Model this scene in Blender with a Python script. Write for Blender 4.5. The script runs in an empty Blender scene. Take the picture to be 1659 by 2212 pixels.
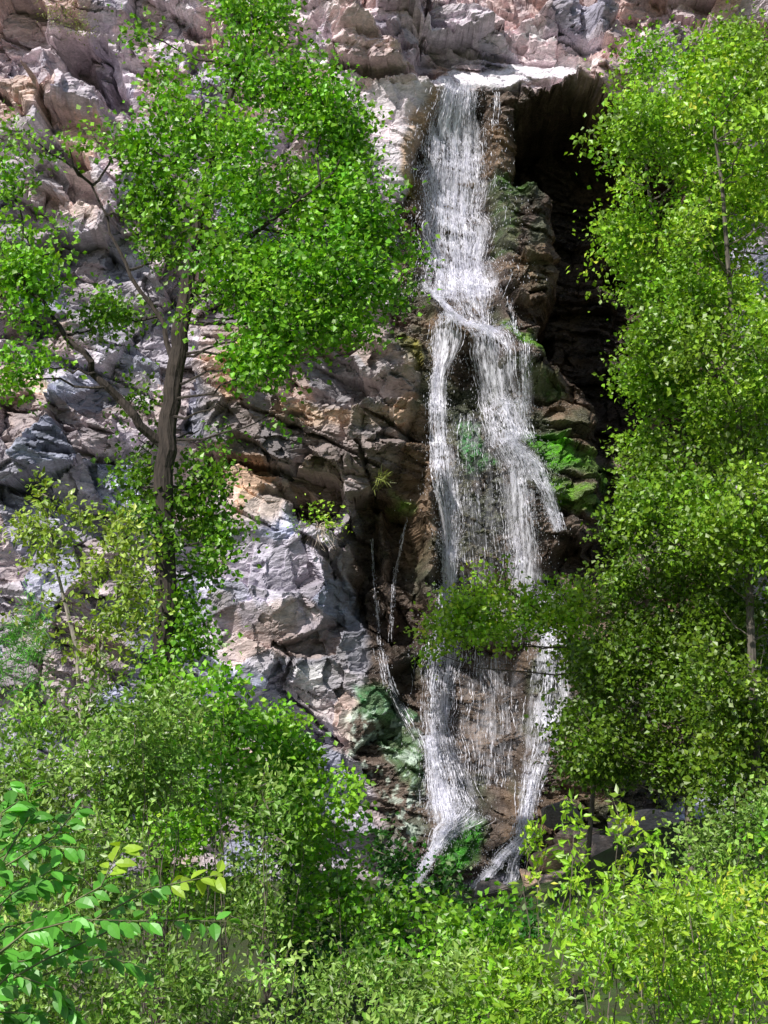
import bpy, math, numpy as np
from mathutils import Vector
rng = np.random.default_rng(7)
# ------------------------------------------------------------------ camera geometry
CAMY, CAMZ, PITCH, TV = -34.0, 4.0, math.radians(8.5), 0.353
TH = TV*0.75
cp, sp = math.cos(PITCH), math.sin(PITCH)
def P(u, v, d):
    a = (u/1659-0.5)*2*TH; b = (0.5-v/2212)*2*TV
    dy = cp-b*sp; dz = sp+b*cp; t = d/dy
    return np.array([a*t, CAMY+d, CAMZ+dz*t])
def lean(z): return 0.05*(z-9.0)
def uv_of(x, z, yy):
    y = yy-CAMY; zz = z-CAMZ
    f = y*cp+zz*sp; r = -y*sp+zz*cp
    return (x/f/(2*TH)+0.5)*1659, (0.5-r/f/(2*TV))*2212
# ------------------------------------------------------------------ noise helpers
def h2(ix, iy, s):
    n = (ix.astype(np.int64)*374761393+iy.astype(np.int64)*668265263+s*974634777) & 0xffffffff
    n = ((n ^ (n >> 13))*1274126177) & 0xffffffff
    n = ((n ^ (n >> 16))*2246822519) & 0xffffffff
    n = n ^ (n >> 15)
    return (n & 0xffffff)/float(0x1000000)
def vn(x, y, s):
    ix = np.floor(x); iy = np.floor(y); fx = x-ix; fy = y-iy
    fx = fx*fx*(3-2*fx); fy = fy*fy*(3-2*fy)
    a = h2(ix, iy, s); b = h2(ix+1, iy, s); c = h2(ix, iy+1, s); d = h2(ix+1, iy+1, s)
    return (a*(1-fx)+b*fx)*(1-fy)+(c*(1-fx)+d*fx)*fy
def fbm(x, y, s, o=4):
    t = 0; a = 0.5
    for i in range(o):
        t = t+a*(vn(x, y, s+i*17)-0.5); x = x*2.03+5.1; y = y*2.03+1.7; a *= 0.5
    return t*2
def facets(x, z, cx, cz, ang, off, tilt, s, groove=0.0, warp=0.12, gw=.07):
    ca, sa = math.cos(ang), math.sin(ang)
    X = (x*ca+z*sa)/cx; Z = (-x*sa+z*ca)/cz
    X = X+warp*fbm(X*1.3, Z*1.3, s+50, 3); Z = Z+warp*fbm(X*1.3+9, Z*1.3, s+70, 3)
    ix = np.floor(X); iz = np.floor(Z)
    d1 = np.full(X.shape, 9.0); d2 = d1.copy(); bi = ix.copy(); bj = iz.copy(); bx = X*0; bz = X*0
    for i in (-1, 0, 1):
        for j in (-1, 0, 1):
            a = ix+i; b = iz+j
            px = a+0.05+0.9*h2(a, b, s); pz = b+0.05+0.9*h2(a, b, s+1)
            d = np.hypot(X-px, Z-pz)
            m = d < d1
            d2 = np.where(m, d1, np.minimum(d2, d))
            bi = np.where(m, a, bi); bj = np.where(m, b, bj); bx = np.where(m, X-px, bx); bz = np.where(m, Z-pz, bz)
            d1 = np.where(m, d, d1)
    r = h2(bi, bj, s+2)
    h = off*(r-0.5)+tilt*((h2(bi, bj, s+3)-0.5)*bx+(h2(bi, bj, s+4)-0.45)*bz)*2
    h = h-groove*np.clip(1-(d2-d1)/gw, 0, 1)
    return h, h2(bi, bj, s+5)
def sd(u, v, poly, closed=True):
    best = np.full(u.shape, 1e9); ins = np.zeros(u.shape, bool); n = len(poly)
    for i in range(n if closed else n-1):
        x0, y0 = poly[i]; x1, y1 = poly[(i+1) % n]
        ex, ey = x1-x0, y1-y0
        t = np.clip(((u-x0)*ex+(v-y0)*ey)/(ex*ex+ey*ey+1e-9), 0, 1)
        best = np.minimum(best, np.hypot(u-x0-t*ex, v-y0-t*ey))
        if closed:
            c = ((y0 > v) != (y1 > v)) & (u < ex*(v-y0)/(ey if abs(ey) > 1e-9 else 1e-9)+x0)
            ins ^= c
    return np.where(ins, best, -best)
def ss(x, a, b):
    t = np.clip((x-a)/(b-a), 0, 1); return t*t*(3-2*t)
# ------------------------------------------------------------------ mesh helper
def mkmesh(name, V, F, mats, col=None, mi=None, smooth=False, extra=None):
    V = np.asarray(V, np.float32); F = np.asarray(F, np.int32); k = F.shape[1]
    me = bpy.data.meshes.new(name)
    me.vertices.add(len(V)); me.vertices.foreach_set('co', V.ravel())
    me.loops.add(F.size); me.loops.foreach_set('vertex_index', F.ravel())
    me.polygons.add(len(F)); me.polygons.foreach_set('loop_start', np.arange(0, F.size, k, dtype=np.int32))
    me.polygons.foreach_set('loop_total', np.full(len(F), k, np.int32))
    if mi is not None: me.polygons.foreach_set('material_index', np.asarray(mi, np.int32))
    me.polygons.foreach_set('use_smooth', np.full(len(F), smooth))
    for nm, c in [('Col', col)]+(extra or []):
        if c is None: continue
        at = me.color_attributes.new(nm, 'FLOAT_COLOR', 'POINT')
        at.data.foreach_set('color', np.asarray(c, np.float32).ravel())
    me.update(calc_edges=True)
    for m in mats: me.materials.append(m)
    ob = bpy.data.objects.new(name, me); bpy.context.scene.collection.objects.link(ob)
    return ob
# ------------------------------------------------------------------ materials
def newmat(n):
    m = bpy.data.materials.new(n); m.use_nodes = True; nt = m.node_tree; nt.nodes.clear()
    o = nt.nodes.new('ShaderNodeOutputMaterial'); return m, nt, o
def N(nt, t, **k):
    n = nt.nodes.new(t)
    for a, b in k.items(): setattr(n, a, b)
    return n
def mrange(nt, a, b, c, d):
    n = N(nt, 'ShaderNodeMapRange')
    for i, q in enumerate((a, b, c, d)): n.inputs[i+1].default_value = q
    return n
def mat_rock():
    m, nt, o = newmat('rock'); L = nt.links.new
    at = N(nt, 'ShaderNodeAttribute', attribute_name='Col'); aw = N(nt, 'ShaderNodeAttribute', attribute_name='Wet')
    tc = N(nt, 'ShaderNodeTexCoord'); mp = N(nt, 'ShaderNodeMapping'); mp.inputs['Rotation'].default_value = (0, 0.25, 0); mp.inputs['Scale'].default_value = (1, 1, 2.4)
    L(tc.outputs['Object'], mp.inputs[0])
    n1 = N(nt, 'ShaderNodeTexNoise'); n1.inputs['Scale'].default_value = 3.0; n1.inputs['Detail'].default_value = 5; n1.inputs['Roughness'].default_value = 0.7
    L(mp.outputs[0], n1.inputs[0])
    n2 = N(nt, 'ShaderNodeTexNoise'); n2.inputs['Scale'].default_value = 14; n2.inputs['Detail'].default_value = 3; n2.inputs['Roughness'].default_value = 0.65
    L(mp.outputs[0], n2.inputs[0])
    mr = mrange(nt, .3, .7, .65, 1.33); L(n1.outputs[0], mr.inputs[0])
    mr2 = mrange(nt, .3, .7, .75, 1.24); L(n2.outputs[0], mr2.inputs[0])
    mu = N(nt, 'ShaderNodeMath', operation='MULTIPLY'); L(mr.outputs[0], mu.inputs[0]); L(mr2.outputs[0], mu.inputs[1])
    vm = N(nt, 'ShaderNodeVectorMath', operation='SCALE'); L(at.outputs['Color'], vm.inputs[0]); L(mu.outputs[0], vm.inputs['Scale'])
    b = N(nt, 'ShaderNodeBsdfPrincipled'); L(vm.outputs[0], b.inputs['Base Color'])
    rr = mrange(nt, 0, 1, .8, .24); L(aw.outputs['Fac'], rr.inputs[0]); L(rr.outputs[0], b.inputs['Roughness'])
    wv = mrange(nt, 0, 1, .55, 2.2); L(aw.outputs['Fac'], wv.inputs[0])
    m2 = N(nt, 'ShaderNodeMath', operation='MULTIPLY'); L(n2.outputs[0], m2.inputs[0]); L(wv.outputs[0], m2.inputs[1])
    ad = N(nt, 'ShaderNodeMath', operation='MULTIPLY_ADD'); L(n1.outputs[0], ad.inputs[0]); ad.inputs[1].default_value = 1.4; L(m2.outputs[0], ad.inputs[2])
    b1 = N(nt, 'ShaderNodeBump'); b1.inputs['Strength'].default_value = 0.9; b1.inputs['Distance'].default_value = 0.04; L(ad.outputs[0], b1.inputs['Height'])
    L(b1.outputs[0], b.inputs['Normal']); L(b.outputs[0], o.inputs[0]); return m
def mat_leaf():
    m, nt, o = newmat('leaf'); L = nt.links.new
    at = N(nt, 'ShaderNodeAttribute', attribute_name='Col')
    b = N(nt, 'ShaderNodeBsdfPrincipled'); b.inputs['Roughness'].default_value = 0.4; b.inputs['Specular IOR Level'].default_value = 0.5
    L(at.outputs['Color'], b.inputs['Base Color'])
    t = N(nt, 'ShaderNodeBsdfTranslucent'); vm = N(nt, 'ShaderNodeVectorMath', operation='MULTIPLY'); vm.inputs[1].default_value = (1.5, 1.5, 0.4)
    L(at.outputs['Color'], vm.inputs[0]); L(vm.outputs[0], t.inputs[0])
    mx = N(nt, 'ShaderNodeMixShader'); mx.inputs[0].default_value = 0.28; L(b.outputs[0], mx.inputs[1]); L(t.outputs[0], mx.inputs[2]); L(mx.outputs[0], o.inputs[0]); return m
def mat_bark():
    m, nt, o = newmat('bark'); L = nt.links.new
    at = N(nt, 'ShaderNodeAttribute', attribute_name='Col'); tc = N(nt, 'ShaderNodeTexCoord')
    mp = N(nt, 'ShaderNodeMapping'); mp.inputs['Scale'].default_value = (14, 14, 3); L(tc.outputs['Object'], mp.inputs[0])
    n = N(nt, 'ShaderNodeTexNoise'); n.inputs['Scale'].default_value = 1.6; n.inputs['Detail'].default_value = 3; L(mp.outputs[0], n.inputs[0])
    mr = mrange(nt, .3, .7, .45, 1.5); L(n.outputs[0], mr.inputs[0])
    vm = N(nt, 'ShaderNodeVectorMath', operation='SCALE'); L(at.outputs['Color'], vm.inputs[0]); L(mr.outputs[0], vm.inputs['Scale'])
    b = N(nt, 'ShaderNodeBsdfPrincipled'); b.inputs['Roughness'].default_value = .9; L(vm.outputs[0], b.inputs['Base Color'])
    bp = N(nt, 'ShaderNodeBump'); bp.inputs['Distance'].default_value = .03; L(n.outputs[0], bp.inputs['Height']); L(bp.outputs[0], b.inputs['Normal']); L(b.outputs[0], o.inputs[0]); return m
def mat_strand():
    m, nt, o = newmat('falling_water')
    b = N(nt, 'ShaderNodeBsdfPrincipled'); b.inputs['Base Color'].default_value = (.93, .92, 1, 1); b.inputs['Roughness'].default_value = .25
    tl = N(nt, 'ShaderNodeBsdfTranslucent'); tl.inputs[0].default_value = (.93, .93, 1, 1); m1 = N(nt, 'ShaderNodeMixShader'); m1.inputs[0].default_value = .3
    nt.links.new(b.outputs[0], m1.inputs[1]); nt.links.new(tl.outputs[0], m1.inputs[2]); nt.links.new(m1.outputs[0], o.inputs[0]); return m
def mat_veil():
    m, nt, o = newmat('water_veil'); L = nt.links.new
    at = N(nt, 'ShaderNodeAttribute', attribute_name='Col')   # r = across (m), g = along (m), b = density
    s = N(nt, 'ShaderNodeSeparateColor'); L(at.outputs['Color'], s.inputs[0])
    def streak(fx, fy, det, lo, hi, off):
        c = N(nt, 'ShaderNodeCombineXYZ'); a1 = N(nt, 'ShaderNodeMath', operation='MULTIPLY'); a1.inputs[1].default_value = fx; a2 = N(nt, 'ShaderNodeMath', operation='MULTIPLY'); a2.inputs[1].default_value = fy
        L(s.outputs[0], a1.inputs[0]); L(s.outputs[1], a2.inputs[0]); L(a1.outputs[0], c.inputs[0]); L(a2.outputs[0], c.inputs[1]); c.inputs[2].default_value = off
        n = N(nt, 'ShaderNodeTexNoise'); n.inputs['Scale'].default_value = 1; n.inputs['Detail'].default_value = det; n.inputs['Roughness'].default_value = .6; n.inputs['Distortion'].default_value = .5; L(c.outputs[0], n.inputs[0])
        r = mrange(nt, lo, hi, 0, 1); L(n.outputs[0], r.inputs[0]); return r
    r1 = streak(6, 1.1, 4, .36, .60, 0); r2 = streak(26, 5.0, 4, .30, .62, 4)
    mu = N(nt, 'ShaderNodeMath', operation='MULTIPLY'); L(r1.outputs[0], mu.inputs[0]); L(r2.outputs[0], mu.inputs[1])
    mv = N(nt, 'ShaderNodeMath', operation='MULTIPLY'); L(mu.outputs[0], mv.inputs[0]); L(s.outputs[2], mv.inputs[1]); mv.use_clamp = True
    b = N(nt, 'ShaderNodeBsdfPrincipled'); b.inputs['Base Color'].default_value = (.93, .92, 1, 1); b.inputs['Roughness'].default_value = .35
    tr = N(nt, 'ShaderNodeBsdfTransparent'); mx = N(nt, 'ShaderNodeMixShader'); L(mv.outputs[0], mx.inputs[0]); L(tr.outputs[0], mx.inputs[1]); L(b.outputs[0], mx.inputs[2]); L(mx.outputs[0], o.inputs[0]); return m
def mat_ground():
    m, nt, o = newmat('forest_floor'); L = nt.links.new
    tc = N(nt, 'ShaderNodeTexCoord'); n = N(nt, 'ShaderNodeTexNoise'); n.inputs['Scale'].default_value = 1.5; n.inputs['Detail'].default_value = 8; n.inputs['Roughness'].default_value = .75; L(tc.outputs['Object'], n.inputs[0])
    r = N(nt, 'ShaderNodeValToRGB'); e = r.color_ramp.elements; e[0].position = .35; e[0].color = (.05, .04, .02, 1); e[1].position = .65; e[1].color = (.06, .12, .025, 1); L(n.outputs[0], r.inputs[0])
    b = N(nt, 'ShaderNodeBsdfPrincipled'); b.inputs['Roughness'].default_value = .95; L(r.outputs[0], b.inputs['Base Color'])
    bp = N(nt, 'ShaderNodeBump'); bp.inputs['Distance'].default_value = .15; L(n.outputs[0], bp.inputs['Height']); L(bp.outputs[0], b.inputs['Normal']); L(b.outputs[0], o.inputs[0]); return m
ROCK, LEAF, BARK, STR, VEIL, GRD = mat_rock(), mat_leaf(), mat_bark(), mat_strand(), mat_veil(), mat_ground()
# ------------------------------------------------------------------ cliff
def axis(lo, hi, step, out_lo, out_hi):
    a = list(np.arange(lo, hi, step)); s = step
    x = a[-1]
    while x < out_hi: s = min(s*1.12, 1.5); x += s; a.append(x)
    s = step; x = a[0]; pre = []
    while x > out_lo: s = min(s*1.12, 1.5); x -= s; pre.append(x)
    return np.array(pre[::-1]+a)
xs = axis(-10.4, 10.4, 0.032, -70, 70); zs = axis(-1.5, 22.2, 0.032, -5, 42)
X, Z = np.meshgrid(xs, zs)
n1 = fbm(X/1.5, Z/1.5, 31, 5); n2 = fbm(X*1.1+4, Z*1.1, 41, 5); n3 = fbm(X*.5+4, Z*1.6, 51, 5)
f1, r1 = facets(X, Z, 3.0, 1.6, -0.22, 1.2, 1.0, 101, 0.06, .06, .03)
f2, r2 = facets(X, Z, 1.8, 0.5, -0.3, 0.75, 0.6, 202, 0.07, .07, .04)
f2b, r2b = facets(X, Z, 1.0, 1.2, 0.55, 0.6, 0.75, 252, 0.05, .06, .03)
f3, r3 = facets(X, Z, 0.95, 0.16, -0.26, 0.24, 0.17, 303, 0.03, .08)
f3b, r3b = facets(X, Z, 0.38, 0.5, 0.4, 0.17, 0.28, 353, 0.015, .07)
f4, r4 = facets(X, Z, 0.24, 0.1, 0.3, 0.06, 0.07, 404, 0.0)
sel = ss(fbm(X/3, Z/3, 77, 2), -0.03, 0.03); sel2 = ss(fbm(X/2, Z/2, 87, 2), -0.03, 0.03)
wx = 26*fbm(X/.75, Z/.75, 11, 4); wz = 26*fbm(X/.75+7, Z/.75, 23, 4)
base = 1.0*fbm(X/6, Z/6, 3, 3)
def blur(A, k):
    for ax in (0, 1):
        c = np.cumsum(np.concatenate([np.repeat(np.take(A, [0], ax), k+1, ax), A, np.repeat(np.take(A, [-1], ax), k, ax)], ax), ax)
        n = A.shape[ax]; A = (np.take(c, range(2*k+1, 2*k+1+n), ax)-np.take(c, range(0, n), ax))/(2*k+1)
    return A
YS = lean(Z)
for it in range(2):
    U, V = uv_of(X, Z, YS); WU = U+wx; WV = V+wz
    def M(poly, a=-8, b=8, warp=True): return ss(sd(WU if warp else U, WV if warp else V, poly), a, b)
    D = base+1.5*ss(V, 1300, 2100)
    wet_shade = M([(915,210),(960,195),(1040,192),(1245,200),(1330,240),(1560,300),(1560,1250),(1500,1700),(1300,1800),(1150,1900),(900,1900),(830,1780),(740,1600),(800,1420),(770,1300),(770,1100),(850,1010),(905,830),(830,740),(860,560),(850,470),(900,330)], -10, 10)  # wet rock, carried right over the cleft wall to paint its shade dark
    chute = M([(640,110),(780,200),(905,190),(960,185),(925,260),(890,350),(860,430),(820,420),(800,300),(700,190)], -15, 15)
    ledge = M([(905,176),(960,154),(1100,144),(1262,138),(1262,180),(1040,196),(940,210)], -4, 5)
    slab = M([(430,1400),(440,1100),(500,990),(620,1090),(640,1150),(700,1220),(730,1300),(722,1350),(620,1380),(570,1490),(470,1450)], -8, 10)
    lump = M([(600,1400),(680,1345),(790,1370),(870,1430),(850,1530),(760,1640),(690,1560),(600,1490)], -10, 25)
    core = M([(900,190),(1060,190),(1080,620),(1180,740),(1220,1200),(1250,1500),(1180,1800),(1000,1950),(880,1950),(910,1500),(920,1250),(900,700),(890,400)], -25, 25)
    D -= 1.9*M([(138,95),(175,80),(232,110),(285,240),(240,250),(150,205)], -4, 8)
    D += 1.2*M([(84,185),(120,180),(250,238),(230,268),(105,250)], -4, 8)
    D += 1.0*M([(170,100),(225,115),(235,190),(190,150)], -3, 6)
    D -= 1.7*M([(45,335),(180,345),(220,400),(130,400),(70,420)], -5, 12)
    D -= 1.1*M([(80,415),(215,405),(240,470),(150,450)], -5, 12)
    D += 0.5*M([(660,140),(740,100),(905,125),(912,165),(840,178),(740,150)], -4, 14)
    D -= 0.9*M([(735,150),(830,170),(912,172),(900,190),(800,190)], -3, 8)
    D -= 0.9*M([(410,60),(450,55),(470,110),(430,110)], -4, 8)
    D += 0.5*M([(700,-80),(930,-60),(920,90),(790,110),(660,80)], -10, 30)
    D -= 1.0*ss(V, 195, 125)*ss(U, 880, 930)*ss(U, 1300, 1265)
    D += 0.5*chute
    rib = M([(1040,205),(1130,235),(1140,385),(1190,460),(1215,560),(1205,660),(1180,700),(1195,780),(1270,880),(1315,950),(1335,1150),(1150,1250),(1050,900),(1070,640),(1045,380)], -6, 40)
    D += 0.8*rib
    cleft = M([(1110,235),(1160,215),(1240,205),(1335,250),(1500,300),(1500,1000),(1310,960),(1265,880),(1185,760),(1165,700),(1205,650),(1210,540),(1185,450),(1120,380)], -6, 12, True)
    D -= 4.2*cleft
    D -= 0.9*M([(1080,625),(1235,655),(1225,710),(1110,700)], -4, 8)
    D += 0.8*M([(1110,640),(1195,650),(1190,672),(1120,665)], -3, 6)
    D -= 0.5*M([(910,230),(1050,230),(1060,640),(920,620)], -40, 30)
    D += 0.9*M([(900,615),(1000,690),(1190,730),(1270,880),(1150,840),(960,760),(920,700)], -8, 40)
    D -= 0.5*M([(985,760),(1060,760),(1130,860),(1040,900),(985,860)], -8, 30)
    D += 0.5*M([(930,860),(1270,900),(1330,1090),(1180,1260),(940,1270)], -20, 80)
    D += 0.9*slab
    D -= 1.6*M([(740,1080),(790,1060),(905,1120),(915,1390),(830,1400),(760,1340),(720,1240)], -6, 20)
    D += 0.9*M([(880,1130),(910,1000),(955,1020),(955,1320),(905,1330)], -6, 25)
    D += 0.7*M([(812,1110),(835,1100),(850,1300),(838,1380),(818,1330)], -5, 10)
    D += 0.7*M([(735,1180),(760,1170),(795,1250),(765,1330),(735,1240)], -5, 10)
    D -= 0.9*M([(610,1075),(680,1060),(740,1100),(720,1160),(640,1130)], -5, 12)
    D += 0.6*lump
    D -= 1.0*M([(925,1380),(1150,1370),(1160,1640),(1110,1740),(1000,1740),(930,1600)], -8, 40)
    D += 0.5*M([(930,1735),(1130,1730),(1170,1800),(1100,1900),(900,1900)], -10, 40)
    D -= 0.7*M([(830,1480),(900,1400),(925,1500),(915,1590)], -5, 15)
    if it == 0: YS = lean(Z)-blur(blur(D+3.6*cleft, 16), 11)
YS = lean(Z)-blur(blur(D+3.6*cleft, 16), 11)
rough = 1-np.clip(.75*chute+.8*ledge+0.65*slab+0.3*lump, 0, .85)
D += f1*(0.3+0.7*rough)*(1-0.5*wet_shade)*(1-.5*core)+(f2*sel+f2b*(1-sel))*rough*(1-0.3*wet_shade)*(1-.55*core)+(f3*sel2+f3b*(1-sel2))*(0.25+0.75*rough)*(1-.3*core)+f4*rough+0.04*fbm(X*1.5, Z*1.5, 9, 5)
JU = U+.5*wx; JV = V+.5*wz
for pts, wd in [([(232,100),(262,180),(285,245)],9),([(610,40),(640,90),(700,200),(760,260)],7),([(400,55),(440,105),(475,60)],8),([(735,148),(830,172),(915,182)],7),([(0,225),(60,250),(90,300)],8),
    ([(100,990),(200,985),(270,1000)],8),([(0,880),(100,900),(250,935)],5),([(0,960),(90,975)],5),([(0,1050),(120,1090),(240,1110)],4),([(560,1060),(610,1075),(680,1110),(740,1180)],9),([(690,860),(800,900),(905,965)],5),
    ([(600,1385),(640,1420),(605,1490),(690,1570),(765,1640)],8),([(520,880),(700,960),(820,1010)],5),([(925,60),(1000,115),(1100,140),(1255,140)],7),([(910,-20),(928,60),(905,125)],7),([(1000,-10),(1080,70),(1200,90),(1300,100)],5),
    ([(790,-20),(780,60),(830,90),(905,80)],6),([(1060,380),(1100,395),(1140,385)],7),([(1140,860),(1220,870),(1290,900)],6),([(1160,940),(1300,950)],6),([(780,960),(800,1050),(820,1110)],6),([(140,760),(240,800),(330,860)],5),([(0,60),(60,90),(130,80)],5)]:
    dd_ = -sd(JU, JV, pts, False); D -= (.2+.05*wd)*np.clip(1-dd_/wd, 0, 1)**.6
Y = lean(Z)-D
def bil(A, x, z):
    i = min(max(np.searchsorted(xs, x)-1, 0), len(xs)-2); j = min(max(np.searchsorted(zs, z)-1, 0), len(zs)-2); return A[j, i]
YW = lean(Z)-blur(D, 4)
def ycliff(x, z): return bil(Y, x, z)
def XZ(u, v):
    p = P(u, v, 34)
    for _ in range(8):
        q = P(u, v, bil(YS, p[0], p[2])-CAMY); p = (p+q)/2
    return p[0], p[2]
def C(*c): return np.array(c)
def mixc(c, t, k): return c*(1-t[..., None])+np.asarray(k)*t[..., None]
col = np.zeros(X.shape+(3,))+C(.53, .49, .55)
pink = ss(-V+60*n1, -560, -200)
col = mixc(col, pink*.9, (.72, .575, .58))
col = mixc(col, ss(n1, .12, .4)*.45, (.66, .51, .42))
col = mixc(col, ss(n2, .05, .32)*.6, (.29, .265, .33))
brown = M([(440,720),(930,700),(920,1000),(760,1130),(620,1100),(470,960)], -40, 40)
col = mixc(col, brown*.85, (.33, .265, .24)); col = mixc(col, brown*ss(n3, .05, .3)*.6, (.55, .39, .27))
col = mixc(col, slab*.85, (.66, .62, .74))
col = mixc(col, M([(470,980),(560,990),(625,1085),(600,1120),(500,1130)], -25, 25)*.8, (.76, .54, .39))
col = mixc(col, slab*ss(n1, .1, .35)*.5, (.72, .56, .46))
col = mixc(col, lump*.6, (.46, .38, .36))
col *= ((0.72+0.5*r1)*(0.72+0.5*r2)*(0.8+0.38*r3))[..., None]
warm = (r2b-0.5)*0.22
col *= np.stack([1+warm, 1+0*warm, 1-warm], -1)
col = mixc(col, chute*.85, (.80, .73, .77)); col = mixc(col, ledge*.95, (.82, .78, .83))
wet_shade_col = mixc(np.zeros_like(col)+C(.14, .105, .085), ss(n1, 0, .4), (.24, .165, .11)); wet_shade_col = mixc(wet_shade_col, ss(n2, .05, .4)*.6, (.07, .105, .06))
wet_shade_col *= (0.5+0.95*r3)[..., None]*(1-.5*cleft)[..., None]  # rock colour darkened further inside the cleft as painted shade
k_ = (wet_shade*(1-ledge)*(1-chute*.7))[..., None]; col = col*(1-k_)+wet_shade_col*k_
col = mixc(col, M([(905,240),(925,205),(950,200),(905,330),(880,400),(862,380)], -6, 8)*.8, (.46, .30, .16))
spk = ss(fbm(X*9, Z*9, 61, 3), 0.0, .3)
for poly, k, a in [
    ([(865,385),(890,375),(895,430),(872,440)], (.45, .42, .03), .9),
    ([(1120,925),(1220,930),(1245,1000),(1180,1010)], (.13, .44, .02), 1),
    ([(1150,1020),(1260,1040),(1330,1090),(1320,1120),(1200,1095)], (.19, .40, .04), 1),
    ([(1085,700),(1150,710),(1205,765),(1190,785),(1110,740)], (.18, .48, .02), 1),
    ([(1060,380),(1150,395),(1160,420),(1070,430)], (.12, .26, .05), .7),
    ([(1060,420),(1120,440),(1100,560),(1060,560)], (.10, .22, .05), .6),
    ([(1100,790),(1180,800),(1220,860),(1150,850)], (.12, .28, .04), .6),
    ([(770,1470),(860,1500),(905,1570),(870,1580),(770,1530)], (.12, .40, .15), .9),
    ([(990,1760),(1060,1770),(1040,1850),(960,1890),(930,1880)], (.10, .42, .04), 1),
    ([(840,1060),(890,1080),(900,1110),(850,1110)], (.18, .38, .04), .8),
    ([(1240,960),(1330,1000),(1310,1040),(1240,1010)], (.16, .36, .04), .9),
    ([(860,740),(890,735),(895,830),(875,830)], (.42, .38, .07), .7),
    ([(985,920),(1040,910),(1070,1000),(1010,1020)], (.08, .36, .09), .9),
    ([(820,1560),(900,1600),(910,1700),(850,1680)], (.12, .38, .13), .7)]:
    col = mixc(col, M(poly, -10, 12)*a*(.5+.5*spk), k)
ap = M([(745,1540),(830,1500),(905,1600),(925,1760),(880,1860),(820,1740),(740,1640)], -15, 20)
col = mixc(col, ap*ss(spk+n2, .2, .8)*.85, (.66, .76, .66))
col = mixc(col, M([(628,1445),(715,1435),(710,1480),(660,1490)], -5, 8)*.85, (.82, .8, .82))
col = np.clip(col, .01, .84)
nz, nx = X.shape
idx = np.arange(nz*nx).reshape(nz, nx)
F = np.stack([idx[:-1, :-1], idx[:-1, 1:], idx[1:, 1:], idx[1:, :-1]], -1).reshape(-1, 4)
one = np.ones((nz*nx, 1)); w = (wet_shade*(1-.8*ledge)).reshape(-1, 1)
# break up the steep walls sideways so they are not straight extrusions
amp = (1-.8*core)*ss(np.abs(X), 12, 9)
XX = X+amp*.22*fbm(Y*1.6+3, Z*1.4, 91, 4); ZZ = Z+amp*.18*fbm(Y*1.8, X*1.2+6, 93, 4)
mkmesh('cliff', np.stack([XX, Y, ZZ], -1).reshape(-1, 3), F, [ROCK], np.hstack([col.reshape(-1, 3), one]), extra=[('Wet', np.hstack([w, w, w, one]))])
# ------------------------------------------------------------------ ground
def gz(x, y):
    x = np.asarray(x, float); y = np.asarray(y, float)
    g = 2.3-2.6*ss(y, -31, -17)+1.0*ss(y, -12, -3)
    return g+1.3*ss(x, 1.8, 6)*ss(y, -15, -7)+0.25*fbm(x/3, y/3, 5, 3)
s1 = np.concatenate([np.linspace(-400, -20, 24)[:-1], np.linspace(-20, 20, 161), np.linspace(20, 400, 24)[1:]])
s2 = np.concatenate([np.linspace(-400, -36, 20)[:-1], np.linspace(-36, 3, 157), np.linspace(3, 60, 8)[1:]])
ga, gb = np.meshgrid(s1, s2); gi = np.arange(ga.size).reshape(ga.shape)
mkmesh('ground', np.stack([ga, gb, gz(ga, gb)], -1).reshape(-1, 3), np.stack([gi[:-1, :-1], gi[:-1, 1:], gi[1:, 1:], gi[1:, :-1]], -1).reshape(-1, 4), [GRD], smooth=True)
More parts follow.
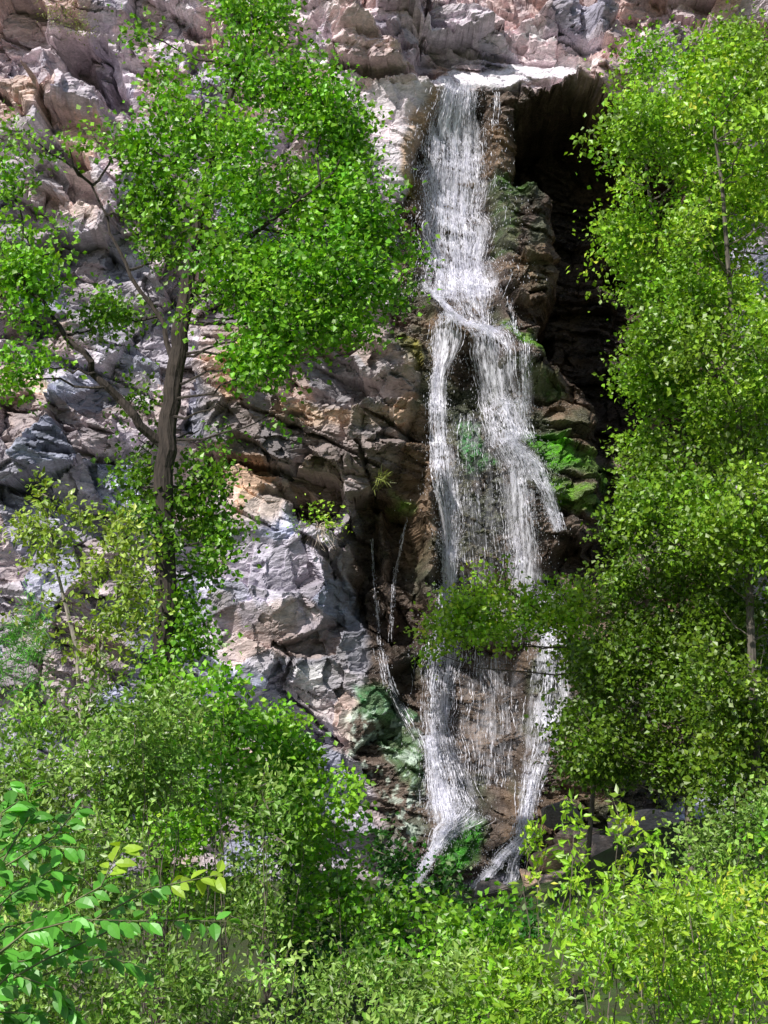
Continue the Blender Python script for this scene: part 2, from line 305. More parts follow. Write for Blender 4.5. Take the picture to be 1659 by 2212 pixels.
# ------------------------------------------------------------------ waterfall
paths = [  # (points (u,v,halfwidth), n strands, veil density)
 ([(992,196,32),(984,240,48),(980,300,60),(978,450,66),(985,560,70),(995,650,70)], 1900, 2.4),
 ([(1000,560,60),(1015,640,46),(1040,705,20)], 260, .9),
 ([(925,628,6),(965,668,11),(1010,698,16),(1070,722,18)], 340, 2.2),
 ([(1015,695,30),(1055,735,34),(1072,850,30),(1084,900,34),(1100,960,38)], 520, 1.5),
 ([(1125,760,12),(1130,850,14),(1130,945,14)], 90, .4),
 ([(960,690,20),(964,760,26),(944,830,13),(946,920,18),(962,1050,28),(975,1150,18),(966,1290,11)], 620, 2.0),
 ([(1072,945,18),(1112,1010,26),(1122,1080,30),(1128,1200,30),(1130,1290,34)], 460, 1.4),
 ([(1090,955,12),(1145,1000,22),(1188,1080,16),(1205,1150,12)], 220, 1.1),
 ([(1020,900,50),(1030,1100,70),(1045,1290,80)], 130, .3),
 ([(968,1270,12),(962,1340,26),(958,1420,40)], 160, 1.2),
 ([(1090,1280,70),(1090,1400,70)], 60, .5),
 ([(962,1400,38),(950,1480,36),(945,1560,30),(962,1640,36),(985,1745,44)], 520, 1.6),
 ([(920,1590,9),(942,1680,16),(958,1775,30)], 300, 2.0),
 ([(1060,1400,60),(1060,1560,60),(1055,1700,55)], 110, .45),
 ([(1180,1280,24),(1190,1390,32),(1190,1500,40),(1165,1620,25),(1140,1720,18),(1125,1800,18)], 460, 1.5),
 ([(1015,1745,50),(965,1790,24),(925,1850,11),(897,1910,9)], 360, 2.0),
 ([(1140,1790,16),(1090,1840,12),(1040,1895,10),(1005,1945,9)], 280, 1.8),
 ([(1140,1800,12),(1110,1860,12),(1100,1930,10)], 130, 1.1),
 ([(803,1170,3),(810,1280,4),(822,1395,5)], 34, .5),
 ([(880,1110,2),(855,1230,3),(845,1385,5)], 34, .5),
 ([(1072,200,6),(1068,280,8)], 24, .0),
 ([(1105,650,8),(1108,740,9)], 30, .0),
 ([(820,1400,8),(840,1480,10),(880,1560,14),(910,1620,12)], 50, .25)]
SV, SF, VV, VF, VC = [], [], [], [], []
for pi, (pts, ns, vd) in enumerate(paths):
    pw = [(*XZ(u, v), h/1659*2*TH*34) for u, v, h in pts]
    A = np.array(pw); seg = np.r_[0, np.cumsum(np.hypot(np.diff(A[:, 0]), np.diff(A[:, 1])))]; Ltot = seg[-1]
    nt_ = max(int(Ltot/0.05), 4); T = np.linspace(0, Ltot, nt_)
    cx = np.interp(T, seg, A[:, 0]); cz = np.interp(T, seg, A[:, 1]); hw = np.interp(T, seg, A[:, 2])
    sm = lambda a: np.convolve(np.pad(a, 4, mode='edge'), np.ones(9)/9, 'valid') if len(a) > 9 else a
    cx, hw = sm(cx), sm(hw)*(1+.25*fbm(T*1.6, T*0+pi*3.3, 9, 3))
    cx = cx+.03*fbm(T*1.1, T*0+pi*5.1, 19, 3)
    dxs = np.gradient(cx); dzs = np.gradient(cz); ln = np.hypot(dxs, dzs)+1e-9
    px, pz = -dzs/ln, dxs/ln*.5
    def track(s, i0, i1, off, jit, ph=0, A_=Y):
        out = []; y = None
        for i in range(i0, i1):
            x = cx[i]+px[i]*s*hw[i]+jit*math.sin(T[i]*2.1+ph); z = cz[i]+pz[i]*s*hw[i]
            yc = bil(A_, x, z)-off
            if i > 0: yc = min(yc, bil(A_, x, z-0.05)-off)
            y = yc if y is None else min(yc, y+0.016)
            out.append((x, y, z))
        return out
    riv = rng.uniform(-.95, .95, max(3, int(hw.mean()/.08)))
    for k in range(int(ns*1.25)):
        s = np.clip(riv[rng.integers(len(riv))]+rng.normal(0, .2), -1.3, 1.3) if rng.random() < .5 else rng.normal(0, .6)
        ln_ = int(rng.uniform(.05, 1.0)**2*.75/0.05)+3
        i0 = int(rng.integers(-ln_//2, nt_)); i1 = min(i0+ln_, nt_); i0 = max(i0, 0)
        if i1-i0 < 3: continue
        tr = track(s, i0, i1, rng.uniform(.04, .18), rng.uniform(0, .03), rng.uniform(0, 6))
        wd = rng.uniform(.0025, .0075)*(1.9 if rng.random() < .12 else 1); yaw = rng.uniform(-.9, .9)
        n = len(tr); ph = rng.uniform(0, 6); b = len(SV); cy, sy = math.cos(yaw), math.sin(yaw)
        for i, p in enumerate(tr):
            t = i/(n-1); w_ = wd*(math.sin(math.pi*min(max(t, .02), .98))**.6)*(1+.9*math.sin(i*1.9+ph))
            j = rng.normal(0, .005)
            SV.append((p[0]-w_*cy+j, p[1]-w_*sy, p[2])); SV.append((p[0]+w_*cy+j, p[1]+w_*sy, p[2]))
        for i in range(n-1): SF.append((b+2*i, b+2*i+1, b+2*i+3, b+2*i+2))
    if vd > 0:
        ncol = 16; S = np.linspace(-1.2, 1.2, ncol)
        tr = [track(s, 0, nt_, .05, 0, 0, YW) for s in S]
        b = len(VV)
        for j in range(ncol):
            for i in range(nt_):
                VV.append(tr[j][i]); e = max(1-abs(S[j])/1.2, 0)**.7*min(1, i/6, (nt_-1-i)/9)*vd*(.8+.4*math.sin(j*2.3+T[i]*1.1+pi))
                VC.append((S[j]*hw[i]+pi*7.3, T[i], max(e, 0), 1))
        for j in range(ncol-1):
            for i in range(nt_-1):
                VF.append((b+j*nt_+i, b+j*nt_+i+1, b+(j+1)*nt_+i+1, b+(j+1)*nt_+i))
    for k in range(int(ns*4.5)):
        i = int(rng.integers(0, nt_)); s = rng.normal(0, .8)
        x = cx[i]+px[i]*s*hw[i]; z = cz[i]+pz[i]*s*hw[i]; y = ycliff(x, z)-rng.uniform(.05, .3); r = rng.uniform(.003, .009)
        h = r*rng.uniform(1, 4.5); b = len(SV)
        SV += [(x-r, y, z), (x, y-r, z+h), (x+r, y, z), (x, y+r, z-h)]; SF.append((b, b+1, b+2, b+3))
# spray and foam where the water lands
kk = 2*TH*34/1659
for u, v, ru, rv, n in [(1005,640,50,14,600),(1060,722,36,12,500),(1095,885,36,12,400),(965,700,18,10,200),(945,838,16,12,160),(1110,960,40,14,500),(1140,1010,24,12,240),(960,1060,24,20,260),(985,1745,44,14,400),(940,1600,20,14,260),(1190,1400,30,12,200),(970,1285,30,8,200),(905,1900,16,16,260),(1130,1800,24,12,260),(1020,1930,20,14,240),(1000,204,30,8,220),(960,1420,36,10,220),(1125,1180,50,50,500),(1050,1850,60,30,200),(1160,1060,40,60,400),(960,1180,30,60,300)]:
    x0, z0 = XZ(u, v)
    for k in range(n):
        x = x0+rng.normal(0, .6)*ru*kk; z = z0+rng.normal(0, .6)*rv*kk+.06*abs(rng.normal()); y = min(ycliff(x, z), ycliff(x, z-.1))-rng.uniform(.03, .22); r = rng.uniform(.004, .013); b = len(SV)
        SV += [(x-r, y, z), (x, y-r, z+r*1.4), (x+r, y, z), (x, y+r, z-r*1.4)]; SF.append((b, b+1, b+2, b+3))
wf = bpy.data.objects.new('waterfall', None); bpy.context.scene.collection.objects.link(wf)
o1 = mkmesh('water_strands', SV, SF, [STR]); o2 = mkmesh('water_sheet', VV, VF, [VEIL], VC, smooth=True)
o1.parent = wf; o2.parent = wf
# ------------------------------------------------------------------ vegetation
class Plant:
    def __init__(s): s.V = []; s.F = []; s.C = []; s.M = []; s.n = 0
    def add(s, V, F, C, m):
        s.V.append(V); s.F.append(F+s.n); s.C.append(C); s.M.append(np.full(len(F), m)); s.n += len(V)
    def tube(s, pts, rad, col, k=5):
        pts = np.asarray(pts, float); n = len(pts)
        d = np.gradient(pts, axis=0); d /= np.linalg.norm(d, axis=1)[:, None]+1e-9
        ref = np.array([.3, 1, .2]); a = np.cross(d, ref); a /= np.linalg.norm(a, axis=1)[:, None]+1e-9; b = np.cross(d, a)
        an = np.arange(k)*2*math.pi/k
        R = np.asarray(rad)[:, None, None]*(np.cos(an)[None, :, None]*a[:, None]+np.sin(an)[None, :, None]*b[:, None])
        V = (pts[:, None]+R).reshape(-1, 3); F = []
        for i in range(n-1):
            for j in range(k):
                p, q = i*k+j, i*k+(j+1) % k; F += [(p, q, q+k), (p, q+k, p+k)]
        s.add(V, np.array(F), np.tile([*col, 1], (len(V), 1)), 1)
    def leaves(s, c, ax, nrm, L, W, col):
        n = len(c); ax = ax/(np.linalg.norm(ax, axis=1)[:, None]+1e-9)
        sd_ = np.cross(nrm, ax); sd_ /= np.linalg.norm(sd_, axis=1)[:, None]+1e-9; nn = np.cross(ax, sd_)
        L = L[:, None]; W = W[:, None]
        V = np.stack([c, c+ax*L*.42+sd_*W*.5+nn*W*.16, c+ax*L, c+ax*L*.42-sd_*W*.5+nn*W*.16], 1).reshape(-1, 3)
        b = np.arange(n)[:, None]*4
        F = np.concatenate([b+[0, 2, 1], b+[0, 3, 2]], 0)
        s.add(V, F, np.repeat(np.hstack([col, np.ones((n, 1))]), 4, 0), 0)
    def build(s, name):
        return mkmesh(name, np.concatenate(s.V), np.concatenate(s.F), [LEAF, BARK], np.concatenate(s.C), np.concatenate(s.M))
def curve(a, b, bend, n=6):
    t = np.linspace(0, 1, n)[:, None]; m = (a+b)/2+bend
    return (1-t)**2*a+2*t*(1-t)*m+t*t*b
def noise3(p, s, f):
    return fbm(p[:, 0]*f+p[:, 1]*f*.7, p[:, 2]*f-p[:, 1]*f*.5, s, 3)
def px2m(d): return 2*TH*d/1659
NLEAF = [0]
def fill(pl, trunk, blobs, d, leafL, leafW, cols, per=26, dens=1.0, bark=(.09, .07, .055), limb_r=.05, twig_up=.2, sig=.17, twl=.35, gap=-.25, seed=1, depthk=1.0, upb=.7, droop=.3):
    k = px2m(d); tp = np.asarray(trunk, float)
    for bl in blobs:
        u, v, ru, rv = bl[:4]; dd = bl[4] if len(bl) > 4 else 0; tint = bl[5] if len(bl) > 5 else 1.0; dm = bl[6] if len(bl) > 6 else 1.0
        c = P(u, v, d+dd); R = np.array([ru*k, (ru+rv)/2*k*depthk, rv*k])
        low = tp[tp[:, 2] < c[2]-0.1*np.hypot(tp[:, 0]-c[0], tp[:, 1]-c[1])]
        if len(low) == 0: low = tp[:1]
        a = low[np.argmin(np.linalg.norm(low-c, axis=1))]
        if np.linalg.norm(a-c) > .25:
            cu = curve(a, c, np.array([rng.normal(0, .12), rng.normal(0, .12), -.12*np.linalg.norm(a-c)]), 7)
            cu[1:-1] += rng.normal(0, .03, (5, 3)); pl.tube(cu, np.linspace(limb_r, limb_r*.35, 7), bark, 5)
        area = math.pi*ru*rv*k*k; ncl = max(int(area*11*dens*dm), 4)
        q = rng.normal(0, 1, (ncl, 3)); q /= np.linalg.norm(q, axis=1)[:, None]
        q *= (rng.random((ncl, 1))**.45)*(1+.2*rng.normal(0, 1, (ncl, 1)))
        cc = c+q*R
        keep = noise3(cc, seed, 1.1) > gap
        cc = cc[keep]; q = q[keep]
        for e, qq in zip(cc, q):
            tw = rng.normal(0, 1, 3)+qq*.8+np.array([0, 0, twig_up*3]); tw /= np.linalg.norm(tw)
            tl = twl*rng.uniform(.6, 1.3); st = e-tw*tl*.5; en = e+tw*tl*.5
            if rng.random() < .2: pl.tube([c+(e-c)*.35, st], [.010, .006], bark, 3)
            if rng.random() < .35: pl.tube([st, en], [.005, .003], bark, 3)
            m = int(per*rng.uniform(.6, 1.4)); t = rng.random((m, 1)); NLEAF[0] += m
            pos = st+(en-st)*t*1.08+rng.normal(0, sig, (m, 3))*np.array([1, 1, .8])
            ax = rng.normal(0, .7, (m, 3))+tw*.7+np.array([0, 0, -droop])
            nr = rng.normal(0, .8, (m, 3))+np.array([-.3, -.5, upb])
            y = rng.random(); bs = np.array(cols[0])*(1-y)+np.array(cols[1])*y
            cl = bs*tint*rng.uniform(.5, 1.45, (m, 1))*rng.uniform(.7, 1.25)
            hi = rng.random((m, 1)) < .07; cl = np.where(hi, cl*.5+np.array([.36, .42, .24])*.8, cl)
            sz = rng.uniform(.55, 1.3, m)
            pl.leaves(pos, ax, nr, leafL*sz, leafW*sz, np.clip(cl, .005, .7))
def trunkpts(lst, d):
    p = [P(u, v, d) for u, v in lst]
    b = p[0].copy(); g = float(gz(b[0], b[1]))-.15
    if b[2] > g: b2 = b.copy(); b2[2] = g; p = [b2]+p
    return np.array(p)
def dense(p, n=6):
    o = []
    for i in range(len(p)-1):
        for t in np.linspace(0, 1, n, endpoint=False): o.append(p[i]*(1-t)+p[i+1]*t)
    o.append(p[-1]); return np.array(o)
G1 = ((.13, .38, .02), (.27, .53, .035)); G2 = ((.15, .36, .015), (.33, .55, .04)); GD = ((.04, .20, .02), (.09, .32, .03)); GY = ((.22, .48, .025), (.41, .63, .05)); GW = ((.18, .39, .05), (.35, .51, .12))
BK = (.045, .034, .028)
# big cottonwood, left
d = 21.5; t = Plant()
tk = trunkpts([(352,1500),(358,1250),(352,1050),(365,900),(378,790),(402,650),(415,540),(440,420),(462,330),(500,200),(545,80)], d)
tkd = dense(tk, 4); tkd[1:-1] += rng.normal(0, .015, (len(tkd)-2, 3))
t.tube(tkd, np.interp(np.linspace(0, 1, len(tkd)), [0, .5, 1], [.17, .13, .025]), BK, 9)
l1 = np.array([P(u, v, d+dd) for u, v, dd in [(350,960,0),(290,895,-.2),(205,805,-.4),(165,745,-.5),(110,680,-.6),(50,600,-.8)]])
l1d = dense(l1, 3); l1d[1:] += rng.normal(0, .03, (15, 3)); t.tube(l1d, np.linspace(.08, .02, 16), BK, 7)
l2 = np.array([P(u, v, d+dd) for u, v, dd in [(378,800,0),(350,700,.2),(290,600,.3),(240,500,.5),(200,400,.6)]])
l2d = dense(l2, 3); l2d[1:] += rng.normal(0, .03, (12, 3)); t.tube(l2d, np.linspace(.05, .015, 13), BK, 6)
l3 = np.array([P(u, v, d+dd) for u, v, dd in [(405,640,0),(480,560,-.5),(580,480,-.8),(690,400,-1)]])
t.tube(dense(l3, 3), np.linspace(.06, .02, 10), BK, 6)
TP = np.concatenate([dense(tk), dense(l1), dense(l2), dense(l3)])
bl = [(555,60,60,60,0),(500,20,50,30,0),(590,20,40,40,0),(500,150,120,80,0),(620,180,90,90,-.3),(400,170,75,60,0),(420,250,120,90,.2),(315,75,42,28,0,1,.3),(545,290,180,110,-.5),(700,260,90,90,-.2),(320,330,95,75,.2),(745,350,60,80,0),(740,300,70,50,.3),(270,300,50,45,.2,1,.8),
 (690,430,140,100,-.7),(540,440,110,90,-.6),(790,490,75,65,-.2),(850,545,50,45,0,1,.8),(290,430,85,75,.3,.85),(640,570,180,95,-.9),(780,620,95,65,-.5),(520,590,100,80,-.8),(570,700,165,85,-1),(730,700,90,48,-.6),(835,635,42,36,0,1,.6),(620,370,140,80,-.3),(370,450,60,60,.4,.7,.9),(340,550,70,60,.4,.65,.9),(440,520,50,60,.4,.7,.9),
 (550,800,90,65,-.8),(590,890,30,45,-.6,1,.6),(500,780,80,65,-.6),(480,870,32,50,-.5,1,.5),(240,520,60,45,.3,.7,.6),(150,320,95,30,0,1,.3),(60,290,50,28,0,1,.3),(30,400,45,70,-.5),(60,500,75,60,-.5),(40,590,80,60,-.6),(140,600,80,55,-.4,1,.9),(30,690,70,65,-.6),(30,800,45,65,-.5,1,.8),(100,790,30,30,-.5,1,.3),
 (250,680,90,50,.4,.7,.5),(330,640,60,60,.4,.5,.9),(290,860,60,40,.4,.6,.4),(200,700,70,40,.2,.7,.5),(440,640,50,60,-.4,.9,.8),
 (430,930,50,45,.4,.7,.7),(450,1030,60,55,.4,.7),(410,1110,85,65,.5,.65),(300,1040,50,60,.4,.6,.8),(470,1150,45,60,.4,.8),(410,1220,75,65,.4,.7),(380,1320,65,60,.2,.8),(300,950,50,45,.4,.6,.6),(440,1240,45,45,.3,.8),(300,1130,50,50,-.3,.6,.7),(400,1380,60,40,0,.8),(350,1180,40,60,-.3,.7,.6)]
fill(t, TP, bl, d, .09, .082, G1, per=38, dens=4.0, bark=(.05, .04, .033), seed=3, gap=-.14, limb_r=.025)
t.build('cottonwood_tree')
def right_tree(name, trunk, d, edge, ulim, seed, cols, shade_tint, sx=100, sy=80, dens=1.0):  # leaf colour brightened for the lit top, darkened for the shaded lower crown
    t = Plant(); tk = trunkpts(trunk, d)
    t.tube(dense(tk, 4), np.interp(np.linspace(0, 1, (len(tk)-1)*4+1), [0, .5, 1], [.10, .06, .015]), (.14, .12, .10), 7)
    bl = []
    for v in np.arange(edge[0][0], edge[-1][0], sy):
        ul = np.interp(v, [e[0] for e in edge], [e[1] for e in edge]); u = ul+50
        while u < ulim:
            bl.append((u+rng.normal(0, 12), v+rng.normal(0, 16), 68*rng.uniform(.8, 1.25), 60*rng.uniform(.8, 1.2), rng.normal(0, .8)-(.5 if u-ul > 120 else 0), shade_tint(v)*rng.uniform(.7, 1.25)))
            u += sx*rng.uniform(.85, 1.15)
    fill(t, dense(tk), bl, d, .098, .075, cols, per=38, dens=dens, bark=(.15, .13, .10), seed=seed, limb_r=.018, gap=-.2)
    return t.build(name)
right_tree('poplar_tree', [(1492,1830),(1484,1500),(1470,1200),(1480,900),(1430,600),(1400,400),(1380,200)], 26,
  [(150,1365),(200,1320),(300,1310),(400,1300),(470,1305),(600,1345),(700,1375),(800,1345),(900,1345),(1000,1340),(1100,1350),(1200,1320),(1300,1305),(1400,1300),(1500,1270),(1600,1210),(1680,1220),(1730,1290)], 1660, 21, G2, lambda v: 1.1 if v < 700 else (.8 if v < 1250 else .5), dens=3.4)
right_tree('poplar_tree', [(1640,1830),(1620,1300),(1590,800),(1560,400),(1520,120)], 24,
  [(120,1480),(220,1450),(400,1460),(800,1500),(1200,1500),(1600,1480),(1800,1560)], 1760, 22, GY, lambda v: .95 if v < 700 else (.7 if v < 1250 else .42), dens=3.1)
d = 28; t = Plant(); tk = trunkpts([(1270,1850),(1290,1600),(1270,1450),(1210,1350),(1120,1290)], d)
t.tube(dense(tk, 4), np.linspace(.06, .012, (len(tk)-1)*4+1), (.12, .1, .08), 6)
fill(t, dense(tk), [(1110,1270,70,40),(1020,1310,75,38),(960,1360,50,32),(1060,1370,95,42),(1150,1340,90,50),(1230,1310,70,60),(1250,1400,70,50),(1180,1400,60,30,0,1,.6),(940,1410,25,15),(1090,1235,40,20),(1300,1460,60,50,0,.7),(1300,1540,60,60,.5,.6),(1330,1640,80,60,.5,.5),(1230,1560,40,30,.4,.6,.5)], d, .098, .08, GY, per=30, dens=4.2, seed=31, gap=-.3, limb_r=.018)
t.build('maple_tree')
d = 17; t = Plant(); tk = trunkpts([(185,1900),(175,1550),(165,1400),(135,1280),(115,1200),(95,1080)], d)
t.tube(dense(tk, 4), np.linspace(.045, .012, (len(tk)-1)*4+1), (.32, .28, .24), 6)
tk2 = np.array([P(u, v, d) for u, v in [(172,1540),(215,1420),(250,1300),(270,1180)]]); t.tube(dense(tk2, 4), np.linspace(.03, .01, 13), (.32, .28, .24), 6)
fill(t, np.concatenate([dense(tk), dense(tk2)]), [(85,1070,40,45),(60,1130,45,40),(130,1140,55,40),(90,1200,70,35),(165,1110,25,30),(260,1130,35,38),(270,1200,60,50),(300,1270,50,50),(200,1230,60,45,0,1,.7),(250,1340,70,50),(310,1350,40,30),(80,1290,60,40,0,1,.5),(230,1440,70,40,0,1,.7),(130,1400,50,40,0,1,.4)], d, .085, .046, ((.24, .40, .05), (.42, .52, .09)), per=30, dens=4.6, seed=41, limb_r=.012, twig_up=.5, sig=.09, bark=(.26, .22, .18), gap=-.3)
t.build('cottonwood_sapling')
def shrub(name, d, blobs, cols, L, W, seed, per=24, dens=2.6, bark=(.17, .14, .11), sig=.12, twl=.4, up=.4, gap=-.22, limb=.009):
    t = Plant(); us = [b[0] for b in blobs]; tp = []
    for u in np.linspace(min(us), max(us), max(2, int((max(us)-min(us))/90))):
        p = P(u, 1900, d); p[2] = float(gz(p[0], p[1]))-.1; tp.append(p)
    for p in list(tp):
        q = p+np.array([rng.normal(0, .15), 0, .8]); t.tube([p, q], [.02, .014], bark, 5); tp.append(q)
    fill(t, np.array(tp), blobs, d, L, W, cols, per=per, dens=dens, bark=bark, seed=seed, limb_r=limb, twig_up=up, sig=sig, twl=twl, gap=gap)
    return t.build(name)
def grid_blobs(poly_top, v1, u0, u1, su, sv, ru, rv, tint=lambda u, v: 1, dj=.6):
    o = []
    for u in np.arange(u0, u1+1, su):
        top = np.interp(u, [p[0] for p in poly_top], [p[1] for p in poly_top])+rng.normal(0, 14); v = top+rv*.8
        while v < v1:
            o.append((u+rng.normal(0, su*.15), v+rng.normal(0, sv*.15), ru*rng.uniform(.8, 1.2), rv*rng.uniform(.8, 1.2), rng.normal(0, dj), tint(u, v)*rng.uniform(.65, 1.25))); v += sv
    return o
shrub('willow_shrub', 20, grid_blobs([(330,1430),(450,1440),(560,1500),(650,1600),(740,1680),(800,1800)], 2000, 330, 780, 80, 80, 64, 60), G1, .095, .08, 51, per=32, dens=3.4)
shrub('willow_shrub', 16, grid_blobs([(-40,1500),(100,1480),(200,1520),(350,1480),(450,1560),(560,1640),(620,1760)], 2050, -30, 620, 85, 85, 64, 60), GW, .084, .04, 52, per=42, sig=.12, dens=4.6)
shrub('pine_sapling', 19, [(50,1340,50,40),(60,1400,60,45),(50,1460,70,40)], ((.09, .32, .03), (.15, .42, .05)), .12, .012, 53, per=100, dens=2.5, sig=.06)
shrub('dogwood_shrub', 23, grid_blobs([(640,1800),(760,1790),(860,1830),(900,1900),(1000,1960),(1100,1950)], 2150, 640, 1130, 80, 80, 58, 52, lambda u, v: .6), GD, .1, .075, 54, per=28, dens=2.8)  # leaf colour darkened to paint the shadow this bush stands in
shrub('dogwood_shrub', 18, grid_blobs([(820,1960),(950,1930),(1100,1960),(1300,1960),(1450,1960),(1700,1830)], 2180, 820, 1700, 85, 80, 60, 52), G1, .09, .07, 55, per=30, dens=3.2)
shrub('willow_shrub', 12.5, grid_blobs([(-40,2040),(200,2080),(500,2060),(800,2100),(1000,2080),(1150,2060)], 2330, -30, 1150, 95, 80, 72, 60), GW, .07, .032, 56, per=52, sig=.1, twl=.3, dens=5)
shrub('cherry_shrub', 12, grid_blobs([(1050,2060),(1200,2000),(1400,1980),(1500,1930),(1660,1900),(1720,1880)], 2330, 1060, 1720, 95, 80, 72, 60), GY, .075, .035, 57, per=50, sig=.09, twl=.35, up=.9, dens=4.8)
shrub('cherry_sapling', 14, [(1240,1780,14,50),(1245,1860,22,50),(1240,1940,40,50),(1340,1760,20,50),(1350,1830,35,40),(1370,1900,60,40),(1420,1830,20,30),(1320,1930,40,50),(1150,1810,12,30),(1160,1880,20,50)], GY, .09, .042, 58, per=20, dens=3.8, sig=.05, twl=.3, up=.9, gap=-1)
shrub('dogwood_shrub', 21, grid_blobs([(1500,1760),(1600,1720),(1700,1700)], 1960, 1500, 1710, 80, 80, 58, 52), GW, .095, .06, 59, dens=3.4, per=28)
def cliff_plant(name, u, v, blobs, cols, L, W, seed, dry=False, **k):
    x, z = XZ(u, v); y = ycliff(x, z); t = Plant(); dd = y-.35-CAMY
    tp = np.array([[x, y+.1, z-.1], [x, y-.2, z]]); t.tube(tp, [.03, .02], (.2, .16, .12), 5)
    if dry:
        for i in range(60):
            a = np.array([x, y-.25, z+.05]); b = a+np.array([rng.normal(0, .28), rng.normal(-.1, .1), rng.uniform(-.6, .1)])
            t.tube(curve(a, b, rng.normal(0, .12, 3), 5), np.linspace(.008, .003, 5), (.6, .5, .42), 3)
    fill(t, tp, blobs, dd, L, W, cols, seed=seed, gap=-1, limb_r=.012, **k); t.build(name)
cliff_plant('ledge_shrub', 690, 1150, [(660,1120,30,20),(700,1100,35,20),(720,1140,25,20)], GY, .11, .08, 61, dry=True, per=16, dens=2)
cliff_plant('ledge_shrub', 150, 50, [(140,30,45,28),(170,60,20,20)], ((.18, .24, .06), (.3, .33, .1)), .06, .035, 62, per=30, dens=2)
cliff_plant('grass_tuft', 820, 1040, [(820,1030,14,14)], ((.22, .28, .07), (.35, .4, .1)), .25, .015, 63, per=40, dens=3, sig=.04)
cliff_plant('ledge_shrub', 1600, 60, [(1600,60,40,20),(1560,90,25,20)], GY, .08, .05, 64, per=26, dens=2)
def boulder(u, v, d, r, col, seed):
    import bmesh
    bm = bmesh.new(); g = np.random.default_rng(seed)
    for q in g.normal(0, 1, (16, 3)):
        q = q/np.linalg.norm(q)*np.array([1.25, .9, .8])*r*g.uniform(.8, 1.1); bm.verts.new(q)
    res = bmesh.ops.convex_hull(bm, input=bm.verts)
    bmesh.ops.delete(bm, geom=[e for e in res['geom_interior'] if isinstance(e, bmesh.types.BMVert)], context='VERTS')
    bmesh.ops.bevel(bm, geom=list(bm.edges), offset=r*.06, segments=2, affect='EDGES')
    me = bpy.data.meshes.new('boulder'); bm.to_mesh(me); bm.free()
    for nm, c in (('Col', (*col, 1)), ('Wet', (.2, .2, .2, 1))):
        at = me.color_attributes.new(nm, 'FLOAT_COLOR', 'POINT'); at.data.foreach_set('color', np.tile(c, len(me.vertices)).astype(np.float32))
    me.materials.append(ROCK); o = bpy.data.objects.new('boulder', me); o.location = P(u, v, d); bpy.context.scene.collection.objects.link(o)
for i, (u, v, d, r, c) in enumerate([(1195,1850,31,.5,(.55,.38,.28)),(1250,1810,31.2,.45,(.46,.34,.27)),(1160,1900,30.5,.4,(.5,.35,.26)),(1300,1840,30.5,.55,(.32,.25,.22)),(1390,1790,30.5,.65,(.5,.40,.37)),(1225,1910,30,.45,(.4,.31,.27)),(1215,1760,31.5,.45,(.16,.14,.13)),(1340,1900,29.5,.6,(.3,.24,.2)),(1060,1930,30.5,.4,(.2,.17,.15)),(960,1940,30.6,.45,(.17,.16,.13)),(1420,1850,29,.5,(.36,.3,.27))]):
    boulder(u, v, d, r, c, 500+i)
# ------------------------------------------------------------------ near branches, lower left (broad leaves)
t = Plant(); d0 = 6.5
base_ = P(-120, 2300, d0); base_[2] = float(gz(base_[0], base_[1]))-.1
brs = [[(-120,2100),(0,1900),(100,1800),(180,1730)],[(-120,2100),(20,1850),(60,1760),(60,1700)],[(-120,2150),(50,2020),(180,1985),(320,1990)],[(-100,2150),(60,1980),(200,1910),(260,1830)],[(-120,2200),(100,2060),(300,2000),(490,1990)],[(-120,2200),(150,2090),(260,2080),(330,2100)],[(-120,2250),(30,2100),(120,2130),(160,2190)],[(-100,2200),(150,2000),(330,1920),(470,1890)],[(-100,2100),(-20,1990),(40,1930),(110,1880)],
 [(-120,2050),(-40,1850),(0,1760),(40,1730)],[(-120,2050),(-20,1870),(60,1830),(170,1830)],[(-120,2150),(-20,2080),(60,2080),(110,2060)],[(-120,2250),(-20,2180),(60,2190),(120,2220)],[(-120,2120),(0,2000),(90,1990),(160,2030)],[(-120,2080),(-10,1940),(90,1900),(150,1890)]]
t.tube(np.array([base_, P(-120, 2150, d0), P(-110, 2000, d0)]), [.04, .03, .02], (.2, .17, .13), 6)
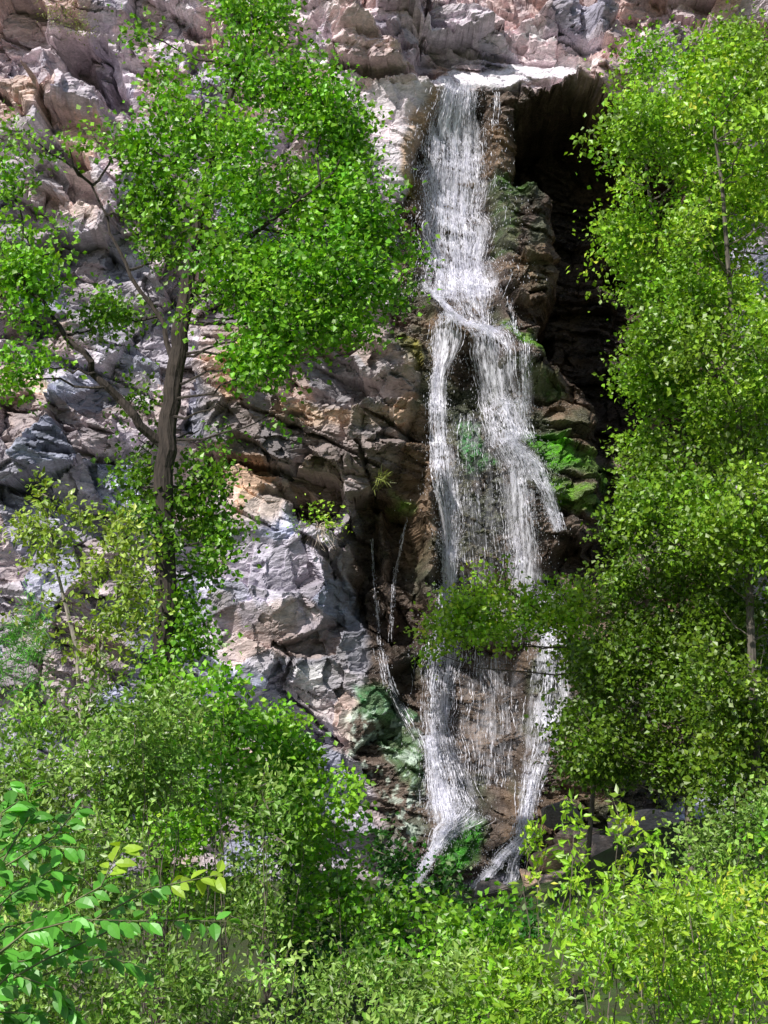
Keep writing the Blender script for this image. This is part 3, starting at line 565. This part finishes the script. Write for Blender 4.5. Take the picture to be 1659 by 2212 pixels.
for bi, b in enumerate(brs):
    dd = d0+rng.uniform(-.6, .6); cpts = np.array([P(u, v, dd+.05*i) for i, (u, v) in enumerate(b)]); cpts[1:-1] += rng.normal(0, .02, (len(b)-2, 3)); cd = dense(cpts, 7)
    t.tube(cd, np.linspace(.006, .002, len(cd)), (.16, .17, .08), 4)
    for i in range(2, len(cd), 1):
        for sgn in (-1, 1):
            if rng.random() < .12: continue
            ax = (cd[min(i+1, len(cd)-1)]-cd[i-1]); ax /= np.linalg.norm(ax)+1e-9
            sv = np.cross(ax, [0, -.5, 1]); a2 = ax*rng.uniform(.3, 1.1)+sv*sgn*rng.uniform(.6, 1.1)+np.array([0, 0, -.3])+rng.normal(0, .3, 3); a2 /= np.linalg.norm(a2)
            nr = np.array([-.1, -.6, .8])+rng.normal(0, .4, 3); L = rng.uniform(.06, .1); W = L*rng.uniform(.5, .66)
            s_ = np.cross(nr, a2); s_ /= np.linalg.norm(s_); nn = np.cross(a2, s_)
            prof = [(0, .0), (.15, .55), (.4, 1), (.65, .85), (.85, .45), (1, 0)]
            Vv = []; c0 = cd[i]+a2*.012; cur = rng.uniform(.05, .3)
            for q, wq in prof:
                m_ = c0+a2*L*q-nn*L*cur*q*q
                Vv += [m_-s_*W*.5*wq+nn*W*.14*wq, m_, m_+s_*W*.5*wq+nn*W*.14*wq]
            Ff = []
            for k in range(5):
                o = 3*k; Ff += [(o, o+1, o+4), (o, o+4, o+3), (o+1, o+2, o+5), (o+1, o+5, o+4)]
            cc = np.array((.13, .42, .05))*rng.uniform(.6, 1.35)
            if bi in (3, 7) and i > len(cd)*.7: cc = np.array((.38, .58, .05))*rng.uniform(.8, 1.1)
            t.add(np.array(Vv), np.array(Ff), np.tile([*cc, 1], (len(Vv), 1)), 0)
t.build('elm_branch')
# ------------------------------------------------------------------ light, sky, camera
to_sun = Vector((-.64, -.88, 1.0)).normalized()
sun = bpy.data.lights.new('sun', 'SUN'); sun.energy = 5; sun.angle = math.radians(.5); sun.color = (1, .96, .9)
so = bpy.data.objects.new('sun', sun); so.rotation_euler = to_sun.to_track_quat('Z', 'Y').to_euler(); bpy.context.scene.collection.objects.link(so)
w = bpy.data.worlds.new('World'); bpy.context.scene.world = w; w.use_nodes = True; nt = w.node_tree
sk = nt.nodes.new('ShaderNodeTexSky'); sk.sky_type = 'NISHITA'; sk.sun_disc = False
sk.sun_elevation = math.asin(to_sun.z); sk.sun_rotation = math.atan2(to_sun.x, to_sun.y)
bg = nt.nodes['Background']; bg.inputs[1].default_value = .10; nt.links.new(sk.outputs[0], bg.inputs[0])
cam = bpy.data.cameras.new('camera'); co = bpy.data.objects.new('camera', cam); bpy.context.scene.collection.objects.link(co)
cam.sensor_fit = 'VERTICAL'; cam.sensor_height = 24; cam.lens = 12/TV; cam.clip_end = 2000
co.location = (0, CAMY, CAMZ); co.rotation_euler = (math.radians(90)+PITCH, 0, 0)
sc = bpy.context.scene; sc.camera = co
sc.view_settings.view_transform = 'Standard'; sc.view_settings.look = 'None'; sc.view_settings.exposure = 0
print('LEAVES', NLEAF[0])
